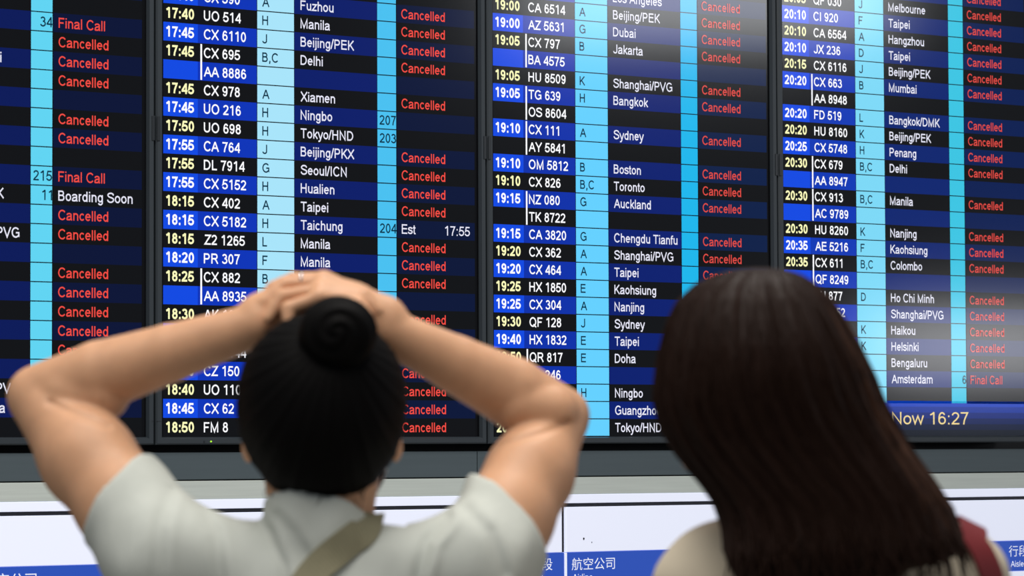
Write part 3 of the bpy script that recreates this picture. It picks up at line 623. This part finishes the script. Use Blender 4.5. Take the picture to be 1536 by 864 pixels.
# strap laid over a shirt: points found on the cloth, a band of real thickness swept along them
def band(name, path, width, thick, m, parent, origin):
    vs_, fs = [], []; n = len(path)
    for i, (p, nrm) in enumerate(path):
        tdir = (path[min(i + 1, n - 1)][0] - path[max(i - 1, 0)][0]).normalized(); side = tdir.cross(nrm).normalized()
        for sx, h in ((-1, 0), (1, 0), (1, 1), (-1, 1)): vs_.append(tuple(p + side * (sx * width / 2) + nrm * (.0022 + h * thick) - origin))
    for i in range(n - 1):
        for j in range(4): fs.append((i * 4 + j, i * 4 + (j + 1) % 4, (i + 1) * 4 + (j + 1) % 4, (i + 1) * 4 + j))
    fs += [(0, 1, 2, 3), ((n - 1) * 4 + 3, (n - 1) * 4 + 2, (n - 1) * 4 + 1, (n - 1) * 4)]
    o = mesh_obj(name, vs_, fs, m, parent, smooth=False); bv = o.modifiers.new('bevel', 'BEVEL'); bv.width = thick * .35; bv.segments = 2; return o
def smooth_path(path, it=3):
    for _ in range(25): path = [path[0]] + [(path[i][0], (path[i - 1][1] + path[i][1] + path[i + 1][1]).normalized()) for i in range(1, len(path) - 1)] + [path[-1]]
    for _ in range(it): path = [path[0]] + [((path[i - 1][0] + path[i][0] * 2 + path[i + 1][0]) / 4, (path[i - 1][1] + path[i][1] * 2 + path[i + 1][1]).normalized()) for i in range(1, len(path) - 1)] + [path[-1]]
    return path
def on_cloth(bvh, o, d):
    h = bvh.ray_cast(o, d); return (h[0], h[1] if h[1].dot(d) < 0 else -h[1]) if h[0] is not None else None
def bag(name, label, cat, m, bvh, back_pts, crest_pts, front_pts, width, body_c, body_r, mflap):
    """strap over the shoulder (back, crest, front) and the bag it carries"""
    path = []
    dense = lambda P: [P[0].lerp(P[0], 0)] + [P[i].lerp(P[i + 1], (k + 1) / 6) for i in range(len(P) - 1) for k in range(6)]
    back_pts, crest_pts, front_pts = dense(back_pts), dense(crest_pts), dense(front_pts)
    for p in back_pts: path.append(on_cloth(bvh, Vector((p.x, 2.6, p.z)), Vector((0, 1, 0))))
    for p in crest_pts: path.append(on_cloth(bvh, Vector((p.x, p.y, 2.2)), Vector((0, 0, -1))))
    for p in front_pts: path.append(on_cloth(bvh, Vector((p.x, 5.2, p.z)), Vector((0, -1, 0))))
    path = smooth_path([p for p in path if p]); r = empty(name, Vector((body_c.x, body_c.y, body_c.z - body_r[2]))); tag(r, label, cat)
    b0, b1 = body_c + Vector((0, -.03, body_r[2] * .9)), body_c + Vector((0, .03, body_r[2] * .9))
    path = [(path[0][0].lerp(b0, t_), path[0][1]) for t_ in (1, .75, .5, .25)] + path + [(path[-1][0].lerp(b1, t_), path[-1][1]) for t_ in (.25, .5, .75, 1)]
    band('strap', path, width, .0035, m, r, r.location)
    f = Field(axis(body_c.x - body_r[0] - .03, body_c.x + body_r[0] + .03, .005), axis(body_c.y - body_r[1] - .03, body_c.y + body_r[1] + .03, .005), axis(body_c.z - body_r[2] - .03, body_c.z + body_r[2] + .03, .005))
    sl, X, Y, Z = f.sub([-99] * 3, [99] * 3); q_ = [np.abs(A - c_) - (rr_ - .02) for A, c_, rr_ in zip((X, Y, Z), body_c, body_r)]
    f.F = (np.sqrt(sum(np.maximum(a_, 0) ** 2 for a_ in q_)) - .02 + np.minimum(np.maximum(np.maximum(q_[0], q_[1]), q_[2]), 0)).astype(np.float32)
    v, q = f.mesh(1); part('pouch', v, q, m, r); return r
bag('crossbody_bag', 'olive crossbody bag whose strap crosses the pale grey shirt back', 'bag', M_OLIVE, tee_bvh,
    [pt(x, y, 3.8) for x, y in ((300, 1140), (345, 1060), (390, 985), (430, 920), (468, 864), (492, 838), (516, 816), (535, 802))], [pt(x, 790, y) for x, y in ((548, 3.815), (556, 3.84), (560, 3.87), (558, 3.90))], [pt(548, y, 3.9) for y in (840, 880, 940, 1010)],
    .034, Vector((chest.x - .235, 3.86, .86)), (.055, .12, .085), M_OLIVE)

# ---------------------------------------------------------------- person with long brown hair
root = empty('person', (pt(1240, 780, 3.66).x, 3.68, 0))
tag(root, 'person with long dark brown hair seen from behind, cream top, head turned left', 'person', 'people watching the departure monitors')
HC = pt(1128, 560, 3.665); nb = pt(1215, 800, 3.69)
SHL, SHR = pt(1070, 878, 3.69), pt(1424, 872, 3.69); hip = Vector((pt(1250, 0, 3.7).x, 3.70, .88))
f = Field(axis(HC.x - .27, hip.x + .33, .0036), axis(3.50, 3.95, .0036), axis(-.03, 1.66, .0036, .009, 1.20))
f.cap(pt(1150, 650, 3.67), nb, .053, .058, .03); R2, L2 = head(f, HC, math.radians(32), math.radians(3))
chest = pt(1250, 1090, 3.69)
f.ell(chest, (.145, .09, .19), .04); f.ell(chest - Vector((0, 0, .15)), (.12, .08, .16), .06); f.ell(hip + Vector((0, 0, .03)), (.155, .11, .13), .06); legs_and_feet(f, hip)
hands = []
for sh, sx in ((SHL, -1), (SHR, 1)):
    f.cap(nb, sh, .046, .046, .04); el = sh + Vector((sx * .045, -.02, -.275)); wr = el + Vector((sx * .005, .06, -.225))
    f.chain([sh, sh.lerp(el, .5), el, el.lerp(wr, .3), wr], [.048, .043, .036, .038, .024], .02)
    kn = [wr + Vector((sx * .004, .030 - i * .019, -.082 + (i == 3) * .008)) for i in range(4)]
    for i, k_ in enumerate(kn):
        L_ = (.075, .083, .077, .060)[i]; f.chain([wr, wr.lerp(k_, .5), k_], [.022, .0145, .0105], .014)
        f.chain([k_, k_ + Vector((-sx * .006, .006, -L_ * .5)), k_ + Vector((-sx * .022, .010, -L_ * .93))], [.009, .0083, .0065], .004)
    f.chain([wr + Vector((0, .015, -.02)), wr + Vector((-sx * .012, .046, -.055)), wr + Vector((-sx * .018, .052, -.095))], [.014, .0105, .008], .012)
v, q = f.mesh(1); part('body', v, q, M_SKIN, root)
# hair: one long fall with strand grooves, swept to the right over the back, and loose locks at its ends
ROWS = [(402, 1122, 1152, 3.665, .012), (405, 1098, 1178, 3.665, .040), (413, 1068, 1202, 3.665, .066), (428, 1040, 1222, 3.665, .084), (452, 1016, 1246, 3.662, .100), (484, 1001, 1266, 3.660, .112),
        (520, 992, 1286, 3.656, .120), (560, 985, 1305, 3.652, .122), (600, 984, 1320, 3.645, .116), (640, 994, 1341, 3.635, .104), (680, 1018, 1366, 3.622, .090), (720, 1050, 1394, 3.606, .076),
        (760, 1080, 1420, 3.592, .064), (800, 1093, 1438, 3.580, .052), (822, 1092, 1438, 3.572, .046), (836, 1094, 1428, 3.570, .042), (848, 1100, 1398, 3.568, .036), (858, 1112, 1340, 3.566, .030), (872, 1130, 1285, 3.563, .020), (884, 1160, 1230, 3.560, .010)]
RA = np.array(ROWS, float)
def hair_point(t, th, out=0.0):                        # t: 0 crown .. 1 ends; th: 0 at the back, +-pi at the front
    y = 402 + t * 482; xl, xr, Y, hd = [np.interp(y, RA[:, 0], RA[:, k]) for k in (1, 2, 3, 4)]
    if t < .3: tt_ = t / .3
    c = pt((xl + xr) / 2, y, Y); hw = (xr - xl) / 2 * Y / FPX
    fr = hd * (1 if math.cos(th) > 0 else min(1, .35 + max(0, (500 - y) / 100)))
    gr = 1 + .016 * math.sin(th * 23 + t * 5) + .013 * math.sin(th * 41 - t * 8 + 1) + .012 * math.sin(th * 11 + t * 4 + 2) + out
    return Vector((c.x + hw * math.sin(th) * gr, c.y - fr * math.cos(th) * gr, c.z))
NT, NA = 90, 160; hv, hf = [], []
ts = [0.5 * (1 - math.cos(math.pi * min(1, i / (NT - 1)))) if False else (i / (NT - 1)) ** 1.25 for i in range(NT)]
for t_ in ts:
    for j in range(NA): hv.append(tuple(hair_point(t_, -math.pi + 2 * math.pi * j / NA) - root.location))
for i in range(NT - 1):
    for j in range(NA): hf.append((i * NA + j, i * NA + (j + 1) % NA, (i + 1) * NA + (j + 1) % NA, (i + 1) * NA + j))
hf.append(tuple(range(NA))); hf.append(tuple((NT - 1) * NA + j for j in reversed(range(NA))))
mb = MB(); mb.add(hv, hf)
for i in range(900):                                   # strands lying on the fall
    th = random.uniform(-1.75, 1.75); t0 = random.uniform(.02, .55); t1 = min(1.0, t0 + random.uniform(.3, .6)); dth = random.gauss(0, .10); o_ = random.uniform(.002, .022)
    pts = [hair_point(t0 + (t1 - t0) * s_ / 9, th + dth * s_ / 9, o_ * math.sin(math.pi * s_ / 9) + (random.uniform(0, .02) if s_ > 7 else 0)) - root.location for s_ in range(10)]
    n_ = len(mb.i); strand(mb, pts, .0011, .0005)
    if th > .95 and random.random() < .4: mb.i[n_:] = [1] * (len(mb.i) - n_)  # right-edge highlight put into the colour of some strands
for i in range(230):                                   # loose ends below the hem of the fall
    th = random.uniform(-1.7, 1.7); t0 = random.uniform(.72, .90); a = hair_point(t0, th); b = hair_point(min(1, t0 + .08), th); d = (b - a).normalized()
    L_ = random.uniform(.010, .034); e = b + d * L_ + Vector((random.gauss(.004, .008), -.006, -L_ * .5)); strand(mb, [p_ - root.location for p_ in (a, b, b.lerp(e, .5) + Vector((0, -.004, 0)), e)], .0022, .0005)
for i in range(46):                                    # windblown wisps at the left
    a = pt(random.uniform(1085, 1105), random.uniform(715, 745), 3.60); e = pt(random.uniform(1048, 1072), random.uniform(698, 722), 3.60); mdl = a.lerp(e, .5) + Vector((0, 0, -.008))
    strand(mb, [p_ - root.location for p_ in (a, mdl, e)], .0021, .0006)
mb.build('hair', [M_HAIRB, M_HAIRHL], root, smooth=True)
# cream top
f = Field(axis(chest.x - .29, chest.x + .29, .004), axis(3.50, 3.90, .004), axis(.78, 1.44, .004))
f.ell(chest, (.172, .108, .20), .04); f.ell(chest - Vector((0, 0, .17)), (.165, .11, .24), .06); f.ell(hip + Vector((0, 0, .04)), (.190, .143, .20), .05)
for sh, sx in ((SHL, -1), (SHR, 1)):
    el = sh + Vector((sx * .045, -.02, -.275)); f.cap(nb + Vector((0, 0, -.005)), sh, .054, .056, .04); f.cap(sh, sh.lerp(el, .62), .057, .056, .03)
    d_ = (el - sh).normalized(); lo = (-9, 3.4, 1.09) if sx < 0 else (sh.x + .005, 3.4, 1.09); hi = (sh.x - .005, 4, 1.6) if sx < 0 else (9, 4, 1.6)
    f.cut_plane(sh.lerp(el, .58), tuple(d_), lo, hi); f.cut_cap(sh.lerp(el, .45), el, .047, .047, .003)
f.cut_cap(pt(1180, 700, 3.68), nb + Vector((0, 0, .02)), .062, .064, .004); f.cut_plane((0, 0, .81), (0, 0, -1))
v, q = f.mesh(2); v = folds(v, .0010, [(55, 10, 45, 0), (80, 30, -30, 1.0), (30, 0, 70, 2.0)])
part('shirt', v, q, M_CREAM, root); cream_bvh = BVHTree.FromPolygons([tuple(p) for p in v], q.tolist())
trousers_and_shoes(root, hip, .96, M_TROU2, M_SHOE2)
SX = pt(1466, 800, 3.69).x
bag('shoulder_bag', 'dark red shoulder bag hung by its strap from the right shoulder of the cream top', 'bag', M_RED, cream_bvh,
    [pt(x, y, 3.62) for x, y in ((1496, 980), (1496, 920), (1488, 864), (1474, 830), (1458, 806))], [Vector((pt(1446, 0, 3.69).x, y_, 0)) for y_ in (3.655, 3.69, 3.72)], [Vector((SX + .006, 3.8, z_)) for z_ in (1.27, 1.24, 1.20)],
    .030, Vector((chest.x + .285, 3.70, .90)), (.055, .15, .12), M_RED)

# ---------------------------------------------------------------- turn the whole hall so that the board wall runs along the X axis
bpy.context.view_layer.update(); TURN = Matrix.Rotation(-YAW, 4, 'Z')
for o in list(C.objects):
    if o.parent is None: o.matrix_world = TURN @ o.matrix_world
